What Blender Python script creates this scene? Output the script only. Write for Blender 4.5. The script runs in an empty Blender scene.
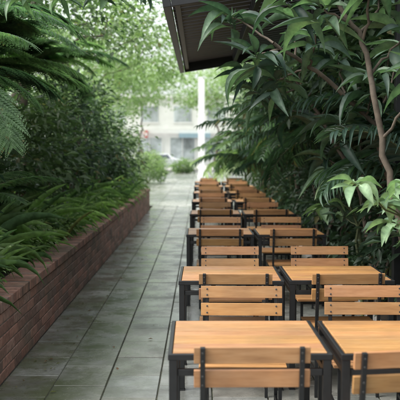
import bpy, bmesh, math, random
import numpy as np
from mathutils import Vector, Matrix
random.seed(7)
R = np.random.default_rng(11)
scene = bpy.context.scene
COL = scene.collection

# ------------------------------------------------------------------ materials
def new_mat(name):
    m = bpy.data.materials.new(name); m.use_nodes = True
    nt = m.node_tree
    b = nt.nodes['Principled BSDF']
    return m, nt, b
def N(nt, t, **kw):
    n = nt.nodes.new(t)
    for k, v in kw.items(): setattr(n, k, v)
    return n
def noise(nt, scale, detail=4, coord='Object', rough=.6, vscale=None, rnd=False):
    tc = N(nt, 'ShaderNodeTexCoord')
    out = tc.outputs[coord]
    if rnd:
        oi = N(nt, 'ShaderNodeObjectInfo')
        mul = N(nt, 'ShaderNodeMath', operation='MULTIPLY'); mul.inputs[1].default_value = 37.0
        nt.links.new(oi.outputs['Random'], mul.inputs[0])
        va = N(nt, 'ShaderNodeVectorMath', operation='ADD')
        nt.links.new(out, va.inputs[0]); nt.links.new(mul.outputs[0], va.inputs[1])
        out = va.outputs[0]
    if vscale:
        vm = N(nt, 'ShaderNodeVectorMath', operation='MULTIPLY'); vm.inputs[1].default_value = vscale
        nt.links.new(out, vm.inputs[0]); out = vm.outputs[0]
    n = N(nt, 'ShaderNodeTexNoise'); n.inputs['Scale'].default_value = scale
    n.inputs['Detail'].default_value = detail; n.inputs['Roughness'].default_value = rough
    nt.links.new(out, n.inputs['Vector'])
    return n.outputs['Fac']
def ramp(nt, fac, stops):
    r = N(nt, 'ShaderNodeValToRGB')
    el = r.color_ramp.elements
    while len(el) < len(stops): el.new(.5)
    for e, (p, c) in zip(el, stops):
        e.position = p; e.color = (c[0], c[1], c[2], 1)
    nt.links.new(fac, r.inputs[0]); return r.outputs[0]
def mix(nt, a, b, fac, mode='MIX'):
    m = N(nt, 'ShaderNodeMix', data_type='RGBA', blend_type=mode)
    for s, v in ((m.inputs[6], a), (m.inputs[7], b), (m.inputs[0], fac)):
        if hasattr(v, 'is_output'): nt.links.new(v, s)
        elif isinstance(v, (int, float)): s.default_value = v
        else: s.default_value = (v[0], v[1], v[2], 1)
    return m.outputs[2]
def bump(nt, b, h, strength, dist=.01):
    bp = N(nt, 'ShaderNodeBump'); bp.inputs['Strength'].default_value = strength
    bp.inputs['Distance'].default_value = dist
    nt.links.new(h, bp.inputs['Height']); nt.links.new(bp.outputs[0], b.inputs['Normal'])
def attr(nt):
    a = N(nt, 'ShaderNodeAttribute'); a.attribute_name = 'Col'; return a.outputs['Color']

def simple(name, c, rough=.6, metal=0, var=.25, scale=6, bmp=.1):
    m, nt, b = new_mat(name)
    f = noise(nt, scale)
    c1 = [x*(1-var) for x in c]; c2 = [min(1, x*(1+var)) for x in c]
    nt.links.new(ramp(nt, f, [(.3, c1), (.7, c2)]), b.inputs['Base Color'])
    b.inputs['Roughness'].default_value = rough; b.inputs['Metallic'].default_value = metal
    if bmp: bump(nt, b, noise(nt, scale*12), bmp, .003)
    return m

def leaf_mat(name, rough=.42, trans=.3):
    m, nt, b = new_mat(name)
    col = attr(nt)
    f = noise(nt, 22, 3)
    c = mix(nt, col, ramp(nt, f, [(.3, (.66, .67, .72)), (.7, (1.4, 1.3, 1.35))]), 1.0, 'MULTIPLY')
    hs = N(nt, 'ShaderNodeHueSaturation'); hs.inputs['Saturation'].default_value = .86; hs.inputs['Value'].default_value = 1.05
    nt.links.new(c, hs.inputs['Color']); c = hs.outputs[0]
    nt.links.new(c, b.inputs['Base Color'])
    b.inputs['Roughness'].default_value = rough
    b.inputs['Specular IOR Level'].default_value = .42
    tr = N(nt, 'ShaderNodeBsdfTranslucent')
    c2 = mix(nt, c, (1.35, 1.6, .95), 1.0, 'MULTIPLY')
    nt.links.new(c2, tr.inputs['Color'])
    ms = N(nt, 'ShaderNodeMixShader'); ms.inputs[0].default_value = trans
    nt.links.new(b.outputs[0], ms.inputs[1]); nt.links.new(tr.outputs[0], ms.inputs[2])
    nt.links.new(ms.outputs[0], nt.nodes['Material Output'].inputs[0])
    return m
LEAF = leaf_mat('leaf_glossy', .46, .25)
LEAFT = leaf_mat('leaf_thin', .6, .45)
BARK = simple('bark', (.10, .08, .06), .85, var=.45, scale=14, bmp=.6)
STEM = simple('green_stem', (.10, .12, .055), .6, var=.3, scale=10)

def wood_mat():
    m, nt, b = new_mat('varnished_timber')
    f = noise(nt, 5, 7, vscale=(1, 10, 10), rnd=True, rough=.68)
    c = ramp(nt, f, [(.26, (.32, .155, .060)), (.5, (.44, .232, .096)), (.78, (.53, .31, .145))])
    c = mix(nt, c, ramp(nt, noise(nt, 3, 4, rnd=True), [(.35, (.82, .85, .92)), (.65, (1.07, 1.04, 1.0))]), 1.0, 'MULTIPLY')
    c = mix(nt, c, attr(nt), 1.0, 'MULTIPLY')
    nt.links.new(c, b.inputs['Base Color'])
    f2 = noise(nt, 14, 5)
    r = N(nt, 'ShaderNodeMapRange'); r.inputs[3].default_value = .28; r.inputs[4].default_value = .55
    nt.links.new(f2, r.inputs[0]); nt.links.new(r.outputs[0], b.inputs['Roughness'])
    bump(nt, b, f, .3, .002)
    return m
WOOD = wood_mat()
BLACK = simple('black_powdercoat_steel', (.012, .013, .014), .42, var=.3, scale=20, bmp=.05)
BOLT = simple('steel_bolt', (.1, .1, .1), .5, 1.0)

def brick_mat():
    m, nt, b = new_mat('red_brick')
    c = mix(nt, attr(nt), ramp(nt, noise(nt, 25, 5), [(.3, (.65, .63, .63)), (.7, (1.3, 1.25, 1.25))]), 1.0, 'MULTIPLY')
    c = mix(nt, c, (.07, .08, .045), ramp(nt, noise(nt, 1.7, 6, rough=.7), [(.47, (0, 0, 0)), (.70, (.65, .65, .65))]))
    nt.links.new(c, b.inputs['Base Color']); b.inputs['Roughness'].default_value = .85
    bump(nt, b, noise(nt, 60, 5), .5, .004); return m
BRICK = brick_mat()
MORTAR = simple('mortar', (.25, .23, .20), .95, var=.35, scale=10, bmp=.4)
SOIL = simple('soil', (.045, .035, .025), .95, var=.4, scale=12, bmp=.8)

def paver_mat():
    m, nt, b = new_mat('stone_paver')
    c = mix(nt, attr(nt), ramp(nt, noise(nt, 7, 8, rough=.72), [(.3, (.68, .68, .67)), (.7, (1.22, 1.22, 1.2))]), 1.0, 'MULTIPLY')
    c = mix(nt, c, ramp(nt, noise(nt, 1.3, 6, rough=.72), [(.38, (.58, .60, .56)), (.60, (1.05, 1.05, 1.03))]), 1.0, 'MULTIPLY')
    c = mix(nt, c, (.5, .5, .45), ramp(nt, noise(nt, 55, 4, rough=.8), [(.66, (0, 0, 0)), (.78, (.35, .35, .35))]))
    tc = N(nt, 'ShaderNodeTexCoord'); sx = N(nt, 'ShaderNodeSeparateXYZ'); nt.links.new(tc.outputs['Object'], sx.inputs[0])
    mr = N(nt, 'ShaderNodeMapRange'); mr.inputs[1].default_value = .1; mr.inputs[2].default_value = -1.0
    nt.links.new(sx.outputs[0], mr.inputs[0])
    my = N(nt, 'ShaderNodeMapRange'); my.inputs[1].default_value = 17; my.inputs[2].default_value = 8
    my.inputs[3].default_value = .25; my.inputs[4].default_value = 1
    nt.links.new(sx.outputs[1], my.inputs[0])
    n2 = ramp(nt, noise(nt, 1.8, 8, rough=.75), [(.40, (.04, .04, .04)), (.56, (1, 1, 1))])
    mm = N(nt, 'ShaderNodeMath', operation='MULTIPLY'); nt.links.new(mr.outputs[0], mm.inputs[0]); nt.links.new(n2, mm.inputs[1])
    m2 = N(nt, 'ShaderNodeMath', operation='MULTIPLY'); nt.links.new(mm.outputs[0], m2.inputs[0]); nt.links.new(my.outputs[0], m2.inputs[1])
    m3 = N(nt, 'ShaderNodeMath', operation='MULTIPLY'); nt.links.new(m2.outputs[0], m3.inputs[0]); m3.inputs[1].default_value = .85
    c = mix(nt, c, (.085, .10, .05), m3.outputs[0])
    nt.links.new(c, b.inputs['Base Color'])
    r = N(nt, 'ShaderNodeMapRange'); r.inputs[1].default_value = .40; r.inputs[2].default_value = .64
    r.inputs[3].default_value = .10; r.inputs[4].default_value = .45
    nt.links.new(noise(nt, 2.5, 7, rough=.7), r.inputs[0]); nt.links.new(r.outputs[0], b.inputs['Roughness'])
    bump(nt, b, noise(nt, 45, 6), .25, .003); return m
PAVER = paver_mat()
JOINT = simple('paver_joint', (.06, .065, .042), .95, var=.5, scale=8, bmp=.5)
ASPH = simple('asphalt', (.07, .07, .072), .85, var=.2, scale=20, bmp=.4)
CONC = simple('concrete', (.42, .41, .39), .8, var=.12, scale=3, bmp=.2)
GROUND = simple('ground_earth', (.12, .12, .08), .95, var=.3, scale=.6, bmp=.3)
WHITE = simple('white_paint', (.80, .80, .79), .6, var=.04, scale=2, bmp=.05)
CREAM = simple('white_render', (.78, .78, .765), .8, var=.06, scale=1.2, bmp=.1)
GLASS = simple('window_glass', (.06, .075, .085), .08, var=.3, scale=.6, bmp=0)
SGLASS = simple('shopfront_glass', (.42, .46, .48), .12, var=.6, scale=.5, bmp=0)
DARKW = simple('dark_stained_cladding', (.03, .027, .024), .6, var=.4, scale=5, bmp=.2)
ROOFM = simple('awning_sheet', (.022, .023, .024), .5, var=.3, scale=3, bmp=.1)
RED = simple('red_paint', (.55, .08, .06), .5, var=.1)
BLUE = simple('blue_awning_fabric', (.30, .42, .50), .8, var=.1)
TYRE = simple('tyre_rubber', (.02, .02, .02), .8)
CARP = simple('silver_car_paint', (.62, .64, .66), .3, var=.03, bmp=0)

# ------------------------------------------------------------------ mesh accumulators
class Acc:
    def __init__(s): s.v = []; s.f = []; s.c = []; s.m = []; s.n = 0
    def raw(s, v, f, c, mi=0):
        v = np.asarray(v, float).reshape(-1, 3); f = np.asarray(f, int).reshape(-1, 3)
        s.v.append(v); s.f.append(f + s.n); s.n += len(v)
        c = np.asarray(c, float)
        if c.ndim == 1: c = np.tile(c, (len(v), 1))
        s.c.append(c); s.m.append(np.full(len(f), mi))
    def leaves(s, T, pos, d, up, ln, wd, col, mi=0):
        tv, tf = T; M = len(pos)
        if M == 0: return
        nz = lambda a: a/np.maximum(np.linalg.norm(a, axis=1, keepdims=True), 1e-9)
        y = nz(d); x = nz(np.cross(y, up)); z = np.cross(x, y)
        ln = np.broadcast_to(ln, (M,)); wd = np.broadcast_to(wd, (M,))
        V = (pos[:, None, :] + tv[None, :, 0, None]*wd[:, None, None]*x[:, None, :]
             + tv[None, :, 1, None]*ln[:, None, None]*y[:, None, :]
             + tv[None, :, 2, None]*ln[:, None, None]*z[:, None, :])
        F = tf[None] + (np.arange(M)*len(tv))[:, None, None]
        col = np.array(np.broadcast_to(col, (M, 3)))
        if M > 3:
            old = R.random(M) < .02       # a few yellowing leaves
            col[old] = col[old]*.4 + np.array([.24, .20, .06])*.6
        C = np.repeat(col[:, None], len(tv), axis=1)
        if len(tv) > 6:                # pale midrib
            k = np.ones(len(tv)); k[1::3] = 1.5; k[0::3] = .88; k[2::3] = .95
            C = C*k[None, :, None]
        s.raw(V.reshape(-1, 3), F.reshape(-1, 3), C.reshape(-1, 3), mi)
    def tube(s, pts, rad, col=(.1, .1, .05), mi=1, k=7):
        pts = np.asarray(pts, float); n = len(pts)
        rad = np.broadcast_to(np.asarray(rad, float), (n,))
        t = np.gradient(pts, axis=0); t /= np.maximum(np.linalg.norm(t, axis=1, keepdims=True), 1e-9)
        ref = np.array([1., 0, 0]) if abs(t[0][2]) > .8 else np.array([0, 0, 1.])
        a = np.cross(t, ref[None]); a /= np.maximum(np.linalg.norm(a, axis=1, keepdims=True), 1e-9)
        b = np.cross(t, a)
        th = np.linspace(0, 2*np.pi, k, endpoint=False)
        V = pts[:, None] + rad[:, None, None]*(np.cos(th)[None, :, None]*a[:, None] + np.sin(th)[None, :, None]*b[:, None])
        F = []
        for i in range(n-1):
            for j in range(k):
                p, q = i*k+j, i*k+(j+1) % k
                F += [(p, q, q+k), (p, q+k, p+k)]
        s.raw(V.reshape(-1, 3), F, col, mi)
    def obj(s, name, mats, smooth=True):
        me = bpy.data.meshes.new(name)
        v = np.concatenate(s.v); f = np.concatenate(s.f); c = np.concatenate(s.c); m = np.concatenate(s.m)
        me.vertices.add(len(v)); me.vertices.foreach_set('co', v.astype(np.float32).ravel())
        me.loops.add(len(f)*3); me.loops.foreach_set('vertex_index', f.astype(np.int32).ravel())
        me.polygons.add(len(f)); me.polygons.foreach_set('loop_start', np.arange(0, len(f)*3, 3, dtype=np.int32))
        me.polygons.foreach_set('material_index', m.astype(np.int32))
        me.polygons.foreach_set('use_smooth', np.full(len(f), smooth))
        a = me.attributes.new('Col', 'FLOAT_COLOR', 'POINT')
        a.data.foreach_set('color', np.c_[c, np.ones(len(c))].astype(np.float32).ravel())
        me.update(calc_edges=True); me.validate()
        for k in mats: me.materials.append(k)
        o = bpy.data.objects.new(name, me); COL.objects.link(o); return o

class Boxes:
    def __init__(s): s.v = []; s.f = []; s.c = []; s.m = []
    def add(s, x0, x1, y0, y1, z0, z1, mi=0, col=(1, 1, 1), M=None):
        b = len(s.v)
        for p in [(x0,y0,z0),(x1,y0,z0),(x1,y1,z0),(x0,y1,z0),(x0,y0,z1),(x1,y0,z1),(x1,y1,z1),(x0,y1,z1)]:
            p = Vector(p)
            if M: p = M @ p
            s.v.append(tuple(p)); s.c.append((*col, 1))
        for q in [(0,3,2,1),(4,5,6,7),(0,1,5,4),(1,2,6,5),(2,3,7,6),(3,0,4,7)]:
            s.f.append(tuple(b+i for i in q)); s.m.append(mi)
    def cyl(s, c, axis, r, h, mi=0, k=20, col=(1, 1, 1)):
        b = len(s.v); c = Vector(c); ax = Vector(axis).normalized()
        u = ax.orthogonal().normalized(); w = ax.cross(u)
        for e in (-h/2, h/2):
            for j in range(k):
                a = 2*math.pi*j/k
                s.v.append(tuple(c+ax*e+u*math.cos(a)*r+w*math.sin(a)*r)); s.c.append((*col, 1))
        for j in range(k):
            s.f.append((b+j, b+(j+1) % k, b+k+(j+1) % k, b+k+j)); s.m.append(mi)
        s.f.append(tuple(b+j for j in reversed(range(k)))); s.m.append(mi)
        s.f.append(tuple(b+k+j for j in range(k))); s.m.append(mi)
    def mesh(s, name, mats):
        me = bpy.data.meshes.new(name); me.from_pydata(s.v, [], s.f)
        a = me.attributes.new('Col', 'FLOAT_COLOR', 'POINT')
        a.data.foreach_set('color', np.array(s.c, np.float32).ravel())
        me.polygons.foreach_set('material_index', s.m)
        for k in mats: me.materials.append(k)
        me.update(); return me
    def obj(s, name, mats, bevel=0, seg=1):
        o = bpy.data.objects.new(name, s.mesh(name, mats)); COL.objects.link(o)
        if bevel:
            md = o.modifiers.new('bevel', 'BEVEL'); md.width = bevel; md.segments = seg; md.limit_method = 'ANGLE'
        return o

# ------------------------------------------------------------------ leaf templates
def blade(n, prof, curl=.2, fold=.15, start=0.0):
    V = []; F = []
    ts = np.linspace(0, 1, n)
    py = pz = 0
    for i, t in enumerate(ts):
        if i:
            a = start - curl*((ts[i]+ts[i-1])/2)*2
            py += math.cos(a)/(n-1); pz += math.sin(a)/(n-1)
        w = prof(t)
        V += [(-w, py, pz+fold*w*.5), (0, py, pz), (w, py, pz+fold*w*.5)]
    for i in range(n-1):
        a = i*3
        for k in (0, 1):
            F += [(a+k, a+k+1, a+k+4), (a+k, a+k+4, a+k+3)]
    return np.array(V), np.array(F)
def small_leaf(w=.5, fold=.12):
    V = np.array([(0, 0, 0), (-.5, .45, fold), (.5, .45, fold), (0, 1, -.06)])
    return V, np.array([(0, 2, 3), (0, 3, 1)])
SM = small_leaf()
LANC = blade(8, lambda t: .5*max(.06, math.sin(math.pi*min(1, max(0, (t-.1)/.9))**.8)), .45, .5, .1)
LANC2 = blade(8, lambda t: .5*max(.05, math.sin(math.pi*min(1, max(0, (t-.12)/.88))**.9)), .8, .6, .3)
LANC3 = blade(8, lambda t: .5*max(.05, math.sin(math.pi*min(1, max(0, (t-.1)/.9))**.7)), .2, .35, -.1)
STRAPS = [blade(8, lambda t: .5*(1-t**2.2)*(.6+.4*min(1, t*4))+.02, c, .5, st) for c, st in ((1.0, 1.35), (.8, 1.4), (1.25, 1.35), (.45, 1.35))]
LP = blade(5, lambda t: .5*(max(.1, math.sin(math.pi*(.08+.88*t)))), .5, .4, .1)

def rdir(n):
    v = R.normal(size=(n, 3)); return v/np.linalg.norm(v, axis=1, keepdims=True)
UP = np.array([0, 0, 1.])

def crown(acc, centre, rad, ncl, nl, lsize, c_dark, c_lite, spread=.22, shell=.55, T=SM, asp=.5, droop=.3, mi=0):
    centre = np.array(centre, float); rad = np.array(rad, float)
    d = rdir(ncl); rr = (shell + (1-shell)*R.random(ncl))
    rr = np.where(R.random(ncl) < .25, rr*.6, rr)
    cc = centre + d*rad*rr[:, None]
    for i in range(ncl):
        n = int(nl*R.uniform(.5, 1.4)); sp = spread*R.uniform(.6, 1.4)
        off = R.normal(size=(n, 3))*sp*np.array([1, 1, .6]); pos = cc[i]+off
        dd = rdir(n) + d[i]*.6 + off/sp*.3; dd[:, 2] = dd[:, 2]*.6 - droop
        up = rdir(n)*.6 + UP
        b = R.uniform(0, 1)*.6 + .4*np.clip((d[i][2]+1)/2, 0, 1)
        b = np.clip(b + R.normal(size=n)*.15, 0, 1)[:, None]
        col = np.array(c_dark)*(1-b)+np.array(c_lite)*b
        L = lsize*R.uniform(.6, 1.3, n)
        acc.leaves(T, pos, dd, up, L, L*asp, col, mi)
    return cc

def limb(acc, p0, p1, r0, r1, n=7, wob=.06, mi=1, col=(.1, .08, .05)):
    p0 = np.array(p0, float); p1 = np.array(p1, float)
    t = np.linspace(0, 1, n)[:, None]
    P = p0*(1-t)+p1*t; L = np.linalg.norm(p1-p0)
    w = R.normal(size=(n, 3))*wob*L*.5; w[0] = 0; w[-1] = 0
    P = P + w
    acc.tube(P, np.linspace(r0, r1, n), col, mi); return P

def frond(acc, base, az, elev, L, droop, n, ll, lw, cd, cl, fern=False, vee=.2):
    m = n+6; ts = np.linspace(0, 1, m)
    e = elev - droop*ts**1.2
    h = np.array([math.cos(az), math.sin(az), 0]); S = np.array([-math.sin(az), math.cos(az), 0])
    T = h[None]*np.cos(e)[:, None] + UP[None]*np.sin(e)[:, None]
    P = np.array(base, float) + np.vstack([np.zeros(3), np.cumsum(T[:-1]*L/(m-1), axis=0)])
    q = P[::2]
    acc.tube(q, np.linspace(.012, .002, len(q)), (.1, .12, .04), 1, 4)
    sel = np.arange(4, m); tt = (sel-4)/(m-4)
    prof = np.sin(np.pi*(.12+.86*tt))**.55
    Nn = np.cross(T, S); Nn = np.where(Nn[:, 2:3] < 0, -Nn, Nn)
    b = R.uniform(0, 1)
    for sgn in (1, -1):
        sw = .25+.75*tt
        d = S*sgn + T[sel]*sw[:, None] + Nn[sel]*vee - UP*.12
        d /= np.linalg.norm(d, axis=1, keepdims=True)
        l = ll*prof*R.uniform(.85, 1.12, len(sel))
        col = np.array(cd)*(1-b)+np.array(cl)*b
        if not fern:
            d = d + R.normal(size=d.shape)*.09
            acc.leaves(LP, P[sel], d, Nn[sel], l, np.full(len(sel), lw), col*R.uniform(.8, 1.2, (len(sel), 1)))
        else:
            k = 12; u = (np.arange(k)+.6)/k
            d = d + R.normal(size=d.shape)*.05
            pos = P[sel][:, None]+d[:, None]*l[:, None, None]*u[None, :, None] - UP*(l[:, None, None]*.25*u[None, :, None]**2)
            q = np.cross(Nn[sel], d)
            for s2 in (1, -1):
                dd = q[:, None]*s2 + d[:, None]*.5 + 0*u[None, :, None]
                ln = (l[:, None]*.24*(1-u[None]**1.6)+.012)
                M = len(sel)*k
                acc.leaves(SM, pos.reshape(-1, 3), np.broadcast_to(dd, pos.shape).reshape(-1, 3),
                           np.repeat(Nn[sel], k, axis=0), ln.ravel(), ln.ravel()*.6,
                           col*R.uniform(.85, 1.15, (M, 1)))

# ------------------------------------------------------------------ ground, path, road
b = Boxes(); b.add(-250, 250, -60, 500, -.6, -.13, 0); b.obj('ground', [GROUND])
b = Boxes(); b.add(-200, 200, 60.3, 69, -.5, -.122, 0); b.obj('road', [ASPH])
b = Boxes(); b.add(-200, 200, 60, 60.3, -.5, .0, 0); b.add(-200, 200, 69, 69.3, -.5, 0, 0); b.obj('kerb', [CONC], .02)
b = Boxes(); b.add(-200, 200, 69.3, 96, -.5, -.004, 0); b.obj('far_pavement', [CONC])
b = Boxes(); b.add(-60, 60, 64.5, 64.62, -.13, -.118, 0); b.obj('road_marking', [WHITE])
b = Boxes()
PW, PL, G = .36, .52, .008
b.add(-1.36, 1.62, -3, 24, -.4, -.009, 1)
b.add(-6, 6, 24, 60, -.4, -.0095, 1)
def slab(x0, x1, y0, y1):
    g = R.uniform(.21, .32); dz = R.uniform(-.0018, .0018)
    if R.random() < .15: g *= .78
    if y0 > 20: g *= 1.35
    tint = R.uniform(-.008, .012)
    M = Matrix.Translation((0, 0, dz))
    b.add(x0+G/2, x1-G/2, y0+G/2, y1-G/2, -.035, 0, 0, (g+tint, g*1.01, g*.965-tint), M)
x = -1.36; ci = 0
while x < 1.6:
    x1 = min(x+PW, 1.62); yy = -3 - (PL*.5 if ci % 2 else 0)
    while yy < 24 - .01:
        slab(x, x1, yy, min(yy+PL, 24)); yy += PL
    x = x1; ci += 1
x = -6; ci = 0
while x < 6-.01:
    x1 = min(x+.8, 6); yy = 24 - (.6 if ci % 2 else 0)
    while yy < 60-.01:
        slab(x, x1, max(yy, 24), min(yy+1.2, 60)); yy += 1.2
    x = x1; ci += 1
b.obj('footpath', [PAVER, JOINT], .0035)

# ------------------------------------------------------------------ brick planter wall
b = Boxes()
WX = -1.36; WY0, WY1 = 1.0, 22.5
H0 = .5
def bc():
    k = R.uniform(.65, 1.35); r = R.uniform(0, 1)
    return tuple(np.array([.34, .18, .132])*k*(1-.3*r*np.array([1, .3, 0])))
b.add(WX-.215, WX-.006, WY0+.01, WY1-.01, -.1, H0-.005, 1)
ch = .081
for r_ in range(6):
    z0 = r_*ch+.003; yy = WY0 - (.12 if r_ % 2 else 0)
    while yy < WY1:
        a0 = max(yy, WY0); a1 = min(yy+.23, WY1)
        if a1-a0 > .03:
            j = R.uniform(0, .003)
            b.add(WX-.09, WX+j, a0, a1, z0, z0+.071, 0, bc())
        yy += .24
    b.add(WX-.22, WX-.1, WY1-.23, WY1+.0, z0, z0+.071, 0, bc())
yy = WY0
while yy < WY1:
    j = R.uniform(-.003, .003)
    b.add(WX-.235, WX+.012+j, yy, yy+.072, H0-.008, H0+.066+j, 0, bc()); yy += .082
b.add(WX-.225, WX+.004, WY0+.01, WY1-.01, H0-.01, H0+.058, 1)
b.obj('brick_planter_wall', [BRICK, MORTAR], .005, 2)
b = Boxes(); b.add(-9, WX-.24, WY0, WY1, -.1, H0-.02); b.obj('planter_soil', [SOIL])
b = Boxes(); b.add(1.64, 2.6, -1, 24, -.1, .03); b.obj('garden_bed_soil', [SOIL])
b = Boxes(); b.add(1.62, 1.64, -1, 24, -.1, .06)
b.obj('garden_bed_edging', [CONC])

# ------------------------------------------------------------------ table and chairs
def wc():
    k = R.uniform(.82, 1.14); return (k, k*R.uniform(.93, 1.04), k*R.uniform(.86, 1.08))
def table_mesh():
    b = Boxes(); W, D, H = .70, .70, .74
    f = .018
    b.add(0, W, 0, f, H-.03, H-.003, 1); b.add(0, W, D-f, D, H-.03, H-.003, 1)
    b.add(0, f, f, D-f, H-.03, H-.003, 1); b.add(W-f, W, f, D-f, H-.03, H-.003, 1)
    n = 8; w = (D-2*f-.002)/n
    for i in range(n):
        b.add(f+.003, W-f-.003, f+.001+i*w+.002, f+.001+(i+1)*w-.002, H-.024, H+R.uniform(-.0008, .001), 0, wc())
    for x in (W*.33, W*.66): b.add(x-.015, x+.015, f, D-f, H-.045, H-.0245, 1)
    l = .036
    for x in (.004, W-l-.004):
        for y in (.004, D-l-.004):
            b.add(x, x+l, y, y+l, .01, H-.0305, 1); b.add(x-.003, x+l+.003, y-.003, y+l+.003, 0, .0098, 1)
        b.add(x+.008, x+l-.008, l+.005, D-l-.005, H-.10, H-.07, 1)
    b.add(l+.005, W-l-.005, .012, .034, H-.1, H-.07, 1); b.add(l+.005, W-l-.005, D-.034, D-.012, H-.1, H-.07, 1)
    return b.mesh('cafe_table', [WOOD, BLACK])
def chair_mesh():
    b = Boxes(); hw = .235
    t = .02
    lean = Matrix.Rotation(math.radians(7), 4, 'X')
    for sx in (-1, 1):
        x = sx*(hw-.035)
        b.add(x-t/2, x+t/2, .035, .035+t, 0, .46, 1)
        M = Matrix.Translation((0, .047, .45)) @ lean
        b.add(x-t/2, x+t/2, -t/2, t/2, 0, .365, 1, M=M)
        b.add(x-t/2, x+t/2, .42, .42+t, 0, .43, 1)
        b.add(x-t/2+.001, x+t/2-.001, .035+t, .42, .405, .4295, 1)
        b.add(x-t/2+.003, x+t/2-.003, .035+t, .42, .16, .18, 1)
    x = hw-.035-t/2
    b.add(-x, x, .037, .053, .405, .428, 1); b.add(-x, x, .422, .438, .405, .428, 1)
    b.add(-x, x, .423, .436, .2, .218, 1)
    n = 6; w = .42/n
    for i in range(n):
        y0 = .065+i*w*.96
        b.add(-hw, hw, y0, y0+w-.014, .4305, .448, 0, wc())
    M = Matrix.Translation((0, .047, .45)) @ lean
    for z0, z1 in ((.19, .262), (.292, .36)):
        b.add(-hw, hw, t/2+.001, t/2+.019, z0, z1, 0, wc(), M=M)
        for sx in (-1, 1):
            for zz in (z0+.017, z1-.017):
                c = M @ Vector((sx*(hw-.035), t/2+.0205, zz))
                b.cyl(c, M.to_3x3() @ Vector((0, 1, 0)), .0055, .004, 2, 10)
                c = M @ Vector((sx*(hw-.035), -t/2-.001, zz))
                b.cyl(c, M.to_3x3() @ Vector((0, 1, 0)), .0055, .004, 2, 10)
    return b.mesh('cafe_chair', [WOOD, BLACK, BOLT])
TM = [table_mesh() for _ in range(4)]; CM = [chair_mesh() for _ in range(5)]
def place(me, name, x, y, rz=0):
    o = bpy.data.objects.new(name, me); COL.objects.link(o)
    o.location = (x, y, 0); o.rotation_euler = (0, 0, rz)
    md = o.modifiers.new('bevel', 'BEVEL'); md.width = .003; md.segments = 2; md.limit_method = 'ANGLE'
    return o
TY = [3.48, 5.46, 8.47, 11.2, 13.9, 16.7, 19.6, 22.3]
for i, ty in enumerate(TY):
    for j in (0, 1):
        x0 = -.142 + j*.735; dy = R.uniform(-.02, .02) if i else 0
        if i == 0: x0 += .006
        place(TM[(i*2+j) % 4], 'cafe_table', x0, ty+dy, math.radians(R.uniform(-.5, .5)))
        cx = x0+.35
        ny = ty-.19
        rz = math.radians(R.uniform(-3, 3))
        if i == 0 and j == 0: cx -= .015
        if i == 0 and j == 1: ny = ty-.25; cx -= .12; rz = math.radians(9)
        place(CM[(i+j*2) % 5], 'cafe_chair', cx+R.uniform(-.02, .02), ny, rz)
        fy = ty+1.36+R.uniform(-.02, .05)
        place(CM[(i+j+3) % 5], 'cafe_chair', cx+.02+R.uniform(-.025, .025) + (.12 if (i, j) == (0, 1) else 0), fy, math.pi+math.radians(R.uniform(-3, 3)))

# ------------------------------------------------------------------ restaurant building and awning
b = Boxes()
b.add(2.72, 9, -2, 26, 0, 3.9, 0)
yy = -2
while yy < 26:
    b.add(2.68, 2.72-.001, yy, yy+.09, .15, 3.7, 0); yy += .14
b.add(2.55, 9.2, -2.2, 26.2, 3.9, 4.1, 1)
for wy in (3, 8, 13, 18):
    b.add(2.64, 2.70, wy, wy+2.6, .8, 2.6, 1); b.add(2.62, 2.655, wy+.08, wy+1.26, .88, 2.52, 2); b.add(2.62, 2.655, wy+1.34, wy+2.52, .88, 2.52, 2)
b.obj('restaurant_building', [DARKW, BLACK, GLASS])
b = Boxes()
AX0, AX1, AZ0, AZ1, AY0, AY1 = -.26, 2.7, 2.78, 3.25, 6.7, 12.3
sl = math.atan2(AZ1-AZ0, AX1-AX0); Lr = math.hypot(AX1-AX0, AZ1-AZ0)
M = Matrix.Translation((AX0, 0, AZ0)) @ Matrix.Rotation(-sl, 4, 'Y')
n = 27; w = (AY1-AY0)/n
for i in range(n):
    b.add(.03, Lr, AY0+i*w+.03, AY0+(i+1)*w-.015, .07, .09, 0, M=M)
for k in range(5):
    x0 = .05+k*.7
    b.add(x0, x0+.05, AY0+.02, AY1-.02, -.02, .0695, 1, M=M)
b.add(-.04, .025, AY0-.03, AY1+.03, -.05, .10, 1, M=M)
b.add(.03, Lr, AY0-.025, AY0+.018, -.05, .12, 1, M=M)
b.add(.03, Lr, AY1-.018, AY1+.025, -.05, .12, 1, M=M)
for yy in (7.1, 12.1): b.add(1.66, 1.74, yy, yy+.08, 0, 3.05, 1)
b.obj('awning', [ROOFM, BLACK], .003)

# ------------------------------------------------------------------ vegetation
DK = (.026, .058, .028); MD = (.07, .14, .052); LT = (.15, .26, .08); BR = (.25, .37, .13)
TEAL_D = (.020, .052, .035); TEAL_M = (.055, .125, .068); LT2 = (.12, .21, .07)

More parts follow.
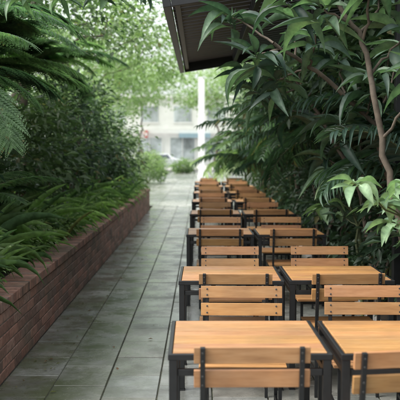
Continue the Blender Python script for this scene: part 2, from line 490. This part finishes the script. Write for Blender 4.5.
def tree(base, top, crowns, ls=.075, cd=MD, cl=BR, ncl=90, nl=60, r=.14, name='tree', mat=LEAFT, asp=.5, spread=.22):
    a = Acc(); P = limb(a, base, top, r, r*.5, 9, .04)
    for (c, rad) in crowns:
        q = limb(a, P[-1 if R.random() < .5 else -3], c, r*.35, r*.1, 7, .08)
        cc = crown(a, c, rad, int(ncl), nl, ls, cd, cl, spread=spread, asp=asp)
        for i in range(0, len(cc), 6):
            limb(a, q[R.integers(2, 7)], cc[i], r*.08, .004, 5, .06)
    return a.obj(name, [mat, BARK])
tree((-3.6, 9, .4), (-3.0, 9.6, 3.0), [((-1.8, 10.5, 3.6), (1.1, 1.5, .5)), ((-3.2, 9.2, 3.7), (1.1, 1.4, .7))], ncl=36, nl=50, cd=DK, cl=LT, asp=.6, ls=.085)
tree((-3.8, 15, .4), (-3.2, 15, 3.4), [((-1.7, 15.5, 4.0), (1.4, 1.8, .8)), ((-3.5, 14.5, 4.0), (1.2, 1.6, .9))], ncl=46, nl=50, ls=.10, cd=MD, asp=.6)
tree((-4.6, 27, 0), (-4.2, 27, 4), [((-1.8, 27, 4.8), (1.9, 2.4, 1.1)), ((-4.6, 28, 5.2), (2.0, 2.4, 1.4)), ((-4.6, 27, 3.0), (1.8, 2, 1.2))], ncl=58, nl=48, ls=.14, spread=.35, cd=LT2, asp=.6)
tree((3.4, 30, 0), (3.4, 30, 4), [((2.6, 30, 5.0), (2.0, 2.6, 1.6)), ((3.6, 29, 3.2), (2.0, 3, 1.5))], ncl=60, nl=50, ls=.14, spread=.35, asp=.6)
tree((-7, 48, 0), (-6.5, 48, 4), [((-3.6, 48, 6.0), (2.9, 3, 1.5)), ((-7.5, 48, 6.0), (3.0, 3, 2.4)), ((-6.5, 47, 3.6), (2, 2, 1.6))], ncl=56, nl=48, ls=.2, spread=.5, r=.2, cd=LT, asp=.6)
tree((4.6, 52, 0), (4.4, 52, 5), [((2.8, 52, 6.6), (3.2, 3, 1.9)), ((6, 50, 5), (3, 3, 2.5))], ncl=56, nl=48, ls=.2, spread=.5, r=.2, cd=LT, asp=.6)
for tx in (-13, -6.5, 1.6, 8, 15):
    tree((tx, 90, 0), (tx+.3, 90, 5.0), [((tx, 90, 8.2), (4.4, 3, 2.7))], ncl=64, nl=46, ls=.36, spread=.7, r=.16, cd=LT, cl=(.32, .44, .19), asp=.6, name='street_tree')

def shrub(c, rad, ls=.09, cd=DK, cl=MD, ncl=90, nl=50, asp=.42, name='shrub', base_z=.45, mat=LEAF, T=SM, spread=.17):
    a = Acc()
    for k in range(6):
        p = np.array([c[0]+R.uniform(-.2, .2), c[1]+R.uniform(-.25, .25), base_z])
        limb(a, p, np.array(c)+rdir(1)[0]*np.array(rad)*.6, .025, .008, 6, .06)
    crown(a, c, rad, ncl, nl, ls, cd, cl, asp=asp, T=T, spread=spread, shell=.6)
    return a.obj(name, [mat, BARK])
shrub((-2.6, 6.6, 1.35), (.7, .9, .8), .12, TEAL_D, TEAL_M, 70)
shrub((-2.7, 8.6, 1.5), (.75, 1.0, .95), .10, ncl=80)
shrub((-2.5, 10.8, 1.6), (.8, 1.1, 1.05), .14, DK, LT2, 70)
shrub((-2.2, 13.2, 1.85), (.7, 1.1, 1.2), .11, TEAL_D, MD, 80)
shrub((-2.2, 15.8, 1.8), (.8, 1.3, 1.2), .13, DK, MD, 75)
shrub((-2.1, 18.6, 1.6), (.75, 1.2, 1.0), .11, MD, LT, 70)
shrub((-2.2, 21.2, 1.35), (.8, 1.2, .8), .11, MD, BR, 70)
a = Acc()
for k in range(9):
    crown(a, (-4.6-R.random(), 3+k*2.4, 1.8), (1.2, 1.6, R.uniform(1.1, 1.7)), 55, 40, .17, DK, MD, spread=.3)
    limb(a, (-4.8, 3+k*2.4, .4), (-4.6, 3+k*2.4, 2.6), .05, .02)
a.obj('hedge', [LEAF, BARK])

def tree_fern(base, h, n, L, name='tree_fern', cd=TEAL_M, cl=(.15, .28, .105), r=.09, e=(.25, 1.0)):
    a = Acc(); top = np.array(base)+np.array([R.uniform(-.1, .1), R.uniform(-.1, .1), h])
    limb(a, base, top, r, r*.75, 10, .02)
    for i in range(n):
        az = 2*math.pi*i*.382*1.0+R.uniform(-.2, .2)
        frond(a, top, az, R.uniform(*e), L*R.uniform(.75, 1.15), R.uniform(.7, 1.5), 30, L*.25, .02, cd, cl, fern=True, vee=.05)
    return a.obj(name, [LEAFT, BARK])
tree_fern((-2.3, 6.9, .4), 1.75, 15, 1.3)
tree_fern((-2.5, 9.0, .4), 2.05, 20, 1.45, cl=(.20, .35, .12))
tree_fern((-2.2, 5.4, .4), .95, 12, .9)
tree_fern((-2.5, 11.9, .4), 2.3, 18, 1.35, cl=(.20, .35, .12))
tree_fern((-2.1, 7.9, .4), .7, 12, .8, cl=(.13, .25, .09))
tree_fern((-2.4, 7.6, .4), 2.35, 12, 1.2, cd=TEAL_M, cl=(.13, .25, .09))

def lily(x, y, s=1, n=55, z=.47, cd=(.07, .16, .055), cl=(.2, .34, .12), name='lily_plant', wmul=1.0, up_=.2):
    a = Acc()
    for T in STRAPS:
        m = n//4
        az = R.uniform(0, 2*np.pi, m); d = np.c_[np.cos(az), np.sin(az), np.zeros(m)]
        pos = np.array([x, y, z])+d*R.uniform(.0, .14, m)[:, None]+R.normal(size=(m, 3))*[.07, .09, 0]
        L = s*R.uniform(.28, .82, m); b_ = R.random((m, 1))**1.2
        up = UP+R.normal(size=(m, 3))*up_
        a.leaves(T, pos, d, up, L, R.uniform(.014, .032, m)*s*wmul, np.array(cd)*(1-b_)+np.array(cl)*b_)
    return a.obj(name, [LEAFT, STEM])
yy = 4.2
while yy < 22:
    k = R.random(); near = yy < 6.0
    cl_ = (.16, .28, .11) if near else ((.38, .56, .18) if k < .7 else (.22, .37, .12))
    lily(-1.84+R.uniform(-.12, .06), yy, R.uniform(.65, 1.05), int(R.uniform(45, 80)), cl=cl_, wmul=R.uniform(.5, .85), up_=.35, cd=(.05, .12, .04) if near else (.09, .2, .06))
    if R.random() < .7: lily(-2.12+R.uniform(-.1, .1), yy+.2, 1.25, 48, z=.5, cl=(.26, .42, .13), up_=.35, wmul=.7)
    yy += .42+R.uniform(0, .25)
for yy in (5.9, 8.1, 9.8, 12.5, 15.0, 17.5, 20.0, 21.8):
    shrub((-1.74, yy, .68), (.22, .45, .22), .055, MD, BR, 24, 50, .55, 'ground_cover_plant', mat=LEAFT, spread=.1)
for (sx, sy, sr) in ((-2.6, 40, 1.1), (-4.6, 36, 1.5), (-1.2, 57, .8), (-3.2, 55, 1.2), (-5.8, 50, 2.0)):
    shrub((sx, sy, sr*.6), (sr, sr, sr*.7), .13, MD, BR, 60, 45, .5, 'bush', base_z=0, mat=LEAFT, spread=.2)

def palm(base, h, n, L, name='palm', ll=.42, cd=TEAL_D, cl=(.075, .16, .072), stems=3, lw=.03, e0=.4, e1=1.25):
    a = Acc()
    for s_ in range(stems):
        b0 = np.array(base)+np.array([R.uniform(-.2, .2), R.uniform(-.25, .25), 0])*(stems > 1)
        top = b0+np.array([R.uniform(-.25, .1), R.uniform(-.2, .2), h*R.uniform(.7, 1.05)])
        limb(a, b0, top, .035, .022, 8, .02)
        for i in range(n//stems):
            az = 2*math.pi*i*.382+R.uniform(-.4, .4)
            frond(a, top, az, R.uniform(e0, e1), L*R.uniform(.7, 1.1), R.uniform(.9, 1.9), 26, ll*R.uniform(.85, 1.1), lw, cd, cl, vee=.25)
    return a.obj(name, [LEAF, STEM])
palm((2.05, 9.2, 0), 1.7, 24, 1.5)
palm((1.9, 12.2, 0), 1.6, 26, 1.6)
palm((1.75, 15.0, 0), 1.7, 26, 1.7, cl=(.08, .165, .07))
palm((1.6, 18.4, 0), 1.5, 26, 1.7, cl=(.14, .25, .09))
palm((1.4, 23.5, 0), 1.3, 24, 1.7, cd=MD, cl=BR)
palm((1.9, 26.5, 0), 1.5, 24, 1.8, cd=MD, cl=BR)
palm((2.15, 6.6, 0), 1.5, 18, 1.3, cl=(.065, .14, .075))

def whorl(a, p, n, L, w, cd=TEAL_M, cl=LT, e=(.0, .7), mi=0):
    azo = R.uniform(0, 6)
    for i in range(n):
        az = azo+2*math.pi*i/n+R.uniform(-.3, .3); el = R.uniform(*e)
        d = np.array([[math.cos(az)*math.cos(el), math.sin(az)*math.cos(el), math.sin(el)]])
        up = np.array([[-d[0][0]*.5+R.normal()*.4, -d[0][1]*.5+R.normal()*.4, 1.]])
        b_ = R.random()**1.3; l = L*R.uniform(.55, 1.15)
        T = (LANC, LANC2, LANC3)[R.integers(0, 3)]
        a.leaves(T, np.array([p])+R.normal(size=(1, 3))*.012, d, up, l, w*R.uniform(.75, 1.15), np.array(cd)*(1-b_)+np.array(cl)*b_, mi)
def broadleaf(base, path, tips, L=.34, w=.10, nlv=11, name='frangipani_tree', cd=TEAL_D, cl=(.085, .17, .078), r=.026):
    a = Acc(); pts = np.array([base]+path, float)
    t = np.linspace(0, len(pts)-1, 5*len(pts)); P = np.c_[[np.interp(t, range(len(pts)), pts[:, k]) for k in range(3)]].T
    P[1:-1] += R.normal(size=P[1:-1].shape)*.008
    a.tube(P, np.linspace(r, r*.5, len(P)), (.1, .08, .05), 1, 9)
    for tp in tips:
        tp = np.array(tp, float)
        i = int(np.argmin(np.linalg.norm(P-tp+np.array([0, 0, .25]), axis=1)))
        limb(a, P[i], tp, r*.38, .006, 7, .05)
        whorl(a, tp, nlv, L, w, cd, cl, (-.25, .75))
        whorl(a, tp-np.array([0, 0, .07]), nlv//2, L*1.05, w, cd, cl, (-.7, .3))
    return a.obj(name, [LEAF, BARK])
broadleaf((1.45, 5.05, 0), [(1.32, 5.0, .8), (1.16, 5.0, 1.35), (1.05, 5.0, 1.9), (.98, 5.05, 2.25), (.8, 5.2, 2.6)],
          [(.75, 5.1, 2.45), (1.0, 4.8, 2.6), (1.25, 5.1, 2.3), (.55, 5.4, 2.6), (.95, 5.3, 2.75), (1.3, 4.7, 2.0), (1.2, 5.4, 2.6)],
          L=.34, w=.08, nlv=10, cl=(.10, .19, .085))
broadleaf((1.75, 6.6, 0), [(1.6, 6.6, 1.0), (1.35, 6.5, 1.8), (.9, 6.4, 2.2), (.55, 6.3, 2.4)],
          [(.42, 6.3, 2.3), (.6, 6.6, 2.15), (.85, 6.2, 2.45), (1.1, 6.7, 2.3), (1.3, 6.3, 2.1), (.75, 6.5, 2.6), (1.5, 6.9, 1.8), (1.6, 6.5, 2.4), (1.1, 6.5, 1.8), (.25, 6.5, 2.62)],
          L=.36, w=.075, nlv=11, cl=(.085, .165, .08))
broadleaf((1.8, 8.3, 0), [(1.6, 8.3, 1.2), (1.2, 8.2, 1.9), (.9, 8.1, 2.3)],
          [(.6, 8.2, 2.15), (.9, 8.4, 2.0), (1.2, 8.0, 2.4), (.45, 8.0, 2.3), (1.5, 8.3, 2.0), (1.7, 8.1, 2.6), (1.3, 8.4, 1.5), (1.8, 8.0, 1.6), (1.0, 8.2, 2.5)],
          L=.4, w=.06, nlv=13)
def umbrella(base, tips, name='umbrella_plant', L=.2, w=.065, cd=(.09, .18, .085), cl=(.2, .33, .16)):
    a = Acc(); base = np.array(base, float)
    top = base+np.array([-.12, 0, 1.25])
    P = limb(a, base, top, .018, .010, 8, .03)
    for tp in tips:
        tp = np.array(tp, float)
        limb(a, P[-1 - R.integers(0, 3)], tp, .006, .004, 6, .04)
        whorl(a, tp, 9, L, w, cd, cl, (-.35, .4))
    return a.obj(name, [LEAF, STEM])
umbrella((1.36, 4.6, 0), [(.82, 4.4, 1.42), (1.0, 4.5, 1.30), (1.08, 4.35, 1.42), (1.15, 4.7, 1.3), (1.2, 4.5, 1.5), (1.12, 4.75, 1.18), (1.2, 4.4, 1.15)])
umbrella((1.5, 7.6, 0), [(1.2, 7.6, 1.3), (1.35, 7.4, 1.4), (1.5, 7.7, 1.5), (1.1, 7.4, 1.1), (1.5, 7.4, 1.1), (1.3, 7.8, 1.0)], cd=TEAL_D, cl=LT2, L=.25, w=.08)
broadleaf((-2.9, 6.0, .4), [(-2.7, 6.0, 1.6), (-2.2, 6.0, 2.7), (-1.6, 6.1, 2.9), (-.9, 6.2, 2.92)],
          [(-.72, 6.2, 2.78), (-1.0, 6.0, 2.76), (-1.3, 6.1, 2.75), (-1.6, 6.2, 2.75), (-.45, 6.3, 2.88)],
          L=.22, w=.055, nlv=10, cl=(.09, .18, .07), r=.03)
for k, (sx, sy) in enumerate(((2.1, 5.4), (2.1, 7.4), (2.1, 9.8), (2.05, 12.2), (2.0, 14.4), (2.0, 16.6), (1.95, 19), (1.95, 21.6), (2.2, 24.2))):
    shrub((sx, sy, 1.0), (.55, 1.2, 1.0), .13, DK, (.042, .095, .048) if sy < 16 else MD, 62, 42, .4, base_z=0)
for k, (sx, sy) in enumerate(((2.2, 8.6), (2.1, 11.4), (2.0, 14.2), (1.9, 17.2), (1.9, 20.4))):
    shrub((sx-.25, sy, 2.5), (.8, 1.5, .75), .14, DK, MD, 66, 42, .4, base_z=0)

# fallen leaves on the paving
a = Acc(); m = 150
px = np.concatenate([R.uniform(-1.3, 1.5, m//2), -1.3+np.abs(R.normal(size=m//2))*.22]); py = R.uniform(3, 22, m)
pos = np.c_[px, py, np.full(m, .008)]
dd = rdir(m); dd[:, 2] *= .12
cc_ = np.where(R.random((m, 1)) < .5, np.array([[.16, .09, .04]]), np.array([[.14, .15, .05]]))
a.leaves(SM, pos, dd, UP+rdir(m)*.2, R.uniform(.02, .055, m), R.uniform(.012, .025, m), cc_)
a.obj('fallen_leaves', [LEAFT])

# ------------------------------------------------------------------ background street
b = Boxes()
FY = 96
b.add(-40, 40, FY, FY+16, 0, 7.6, 0)
for k in range(-10, 11):
    x0 = k*3.8
    b.add(x0+.4, x0+3.2, FY-.1, FY-.001, .5, 3.0, 2)
    b.add(x0+.3, x0+.4, FY-.15, FY-.002, 0, 3.2, 1); b.add(x0+3.2, x0+3.3, FY-.15, FY-.002, 0, 3.2, 1)
    b.add(x0+.4, x0+3.2, FY-.13, FY-.003, 3.0, 3.12, 1); b.add(x0+1.75, x0+1.82, FY-.14, FY-.101, .5, 3.0, 1)
    b.add(x0+.8, x0+2.8, FY-.07, FY-.001, 4.8, 6.6, 2); b.add(x0+.7, x0+2.9, FY-.12, FY-.002, 4.68, 4.797, 1)
b.add(-40, 40, FY-.5, FY-.16, 3.5, 3.9, 1); b.add(-40.2, 40.2, FY-.4, FY+16.2, 7.6, 7.9, 1)
b.add(-2.4, 1.2, FY-.9, FY-.51, 3.0, 3.5, 3)
b.obj('shopfront_building', [CREAM, WHITE, SGLASS, BLUE])
b = Boxes(); b.add(-6.3, -5.95, FY-.9, FY-.52, 3.0, 3.8, 0); b.add(-6.24, -6.01, FY-.93, FY-.902, 3.2, 3.6, 1); b.obj('shop_sign', [RED, WHITE])
b = Boxes()
x = -.1
b.add(x, x+.36, 46, 46.36, 0, 5.6, 0); b.add(x-.04, x+.40, 45.96, 46.40, 0, .2, 0)
b.obj('white_column', [CREAM], .01)
def car(name, x, y, paint):
    prof = [(-2.15,.35),(-2.2,.7),(-2.05,.95),(-1.55,1.02),(-.95,1.42),(.55,1.45),(1.2,1.05),(2.0,.92),(2.2,.7),(2.18,.35)]
    bm = bmesh.new(); sides = []
    for s_ in (-1, 1):
        vs = []
        for (px, pz) in prof:
            wy = .88 if pz < 1.1 else .70
            vs.append(bm.verts.new((px, s_*wy, pz)))
        sides.append(vs)
    bm.faces.new(sides[0]); bm.faces.new(list(reversed(sides[1])))
    n = len(prof)
    for i in range(n):
        j = (i+1) % n; bm.faces.new((sides[0][j], sides[0][i], sides[1][i], sides[1][j]))
    bmesh.ops.recalc_face_normals(bm, faces=bm.faces)
    bmesh.ops.bevel(bm, geom=list(bm.edges), offset=.05, segments=2, affect='EDGES')
    me = bpy.data.meshes.new('body'); bm.to_mesh(me); bm.free(); me.materials.append(paint)
    e = bpy.data.objects.new(name, None); COL.objects.link(e); e.location = (x, y, -.122)
    o = bpy.data.objects.new('body', me); COL.objects.link(o); o.parent = e
    w = Boxes()
    for s_ in (-1, 1):
        for px in (-1.35, 1.35):
            w.cyl((px, s_*.80, .32), (0, 1, 0), .32, .2, 0, 24); w.cyl((px, s_*.905, .32), (0, 1, 0), .19, .02, 1, 16)
    o = w.obj('wheels', [TYRE, CARP]); o.parent = e
    g = Boxes()
    for s_ in (-1, 1):
        for (xa, xb) in ((-1.2, -.25), (-.18, .65)):
            bb = len(g.v)
            q = [(xa, 1.06), (xb+(.25 if xb > 0 else 0), 1.06), (xb, 1.36), (xa+(.35 if xa < -1 else 0), 1.36)]
            for (px, pz) in q:
                wy = .93-(pz-1.0)*.5; g.v.append((px, s_*wy, pz)); g.c.append((1, 1, 1, 1))
            for (px, pz) in q:
                wy = .86-(pz-1.0)*.5; g.v.append((px, s_*wy, pz)); g.c.append((1, 1, 1, 1))
            for f in [(0,1,2,3),(7,6,5,4),(0,4,5,1),(1,5,6,2),(2,6,7,3),(3,7,4,0)]: g.f.append(tuple(bb+i for i in f)); g.m.append(0)
    o = g.obj('windows', [GLASS]); o.parent = e
car('parked_car', -3.2, 66.8, CARP)
car('parked_car', 3.4, 66.9, WHITE)

# ------------------------------------------------------------------ light
w = bpy.data.worlds.new('World'); scene.world = w; w.use_nodes = True
nt = w.node_tree; bg = nt.nodes['Background']
sky = nt.nodes.new('ShaderNodeTexSky'); sky.sky_type = 'NISHITA'; sky.sun_disc = False
EL, AZ = math.radians(50), math.radians(-105)
sky.sun_elevation = EL; sky.sun_rotation = AZ; sky.dust_density = 7; sky.air_density = 1.0; sky.altitude = 0
hs = nt.nodes.new('ShaderNodeHueSaturation'); hs.inputs['Saturation'].default_value = .35
hs.inputs['Value'].default_value = 3.3
nt.links.new(sky.outputs[0], hs.inputs['Color'])
cloud = mix(nt, hs.outputs[0], (10.2, 10.7, 11.0), .5)     # even cloud layer over the sky
nt.links.new(cloud, bg.inputs[0])
bg.inputs[1].default_value = .15
sd = Vector((math.sin(AZ)*math.cos(EL), math.cos(AZ)*math.cos(EL), math.sin(EL)))
ld = bpy.data.lights.new('sun', 'SUN'); ld.energy = 1.5; ld.angle = math.radians(22); ld.color = (1, .97, .93)
lo = bpy.data.objects.new('sun', ld); COL.objects.link(lo); lo.rotation_euler = (-sd).to_track_quat('-Z', 'Y').to_euler()

# ------------------------------------------------------------------ camera
cd = bpy.data.cameras.new('camera'); cam = bpy.data.objects.new('camera', cd); COL.objects.link(cam)
cd.sensor_width = 36; cd.lens = 75; cd.clip_end = 1000; cd.clip_start = .05
cam.location = (0, 0, 1.6); cam.rotation_euler = (math.radians(90-3.43), 0, 0)
cd.dof.use_dof = True; cd.dof.focus_distance = 5.6; cd.dof.aperture_fstop = 3.8
scene.camera = cam
scene.view_settings.view_transform = 'Standard'; scene.view_settings.look = 'None'; scene.view_settings.exposure = 0
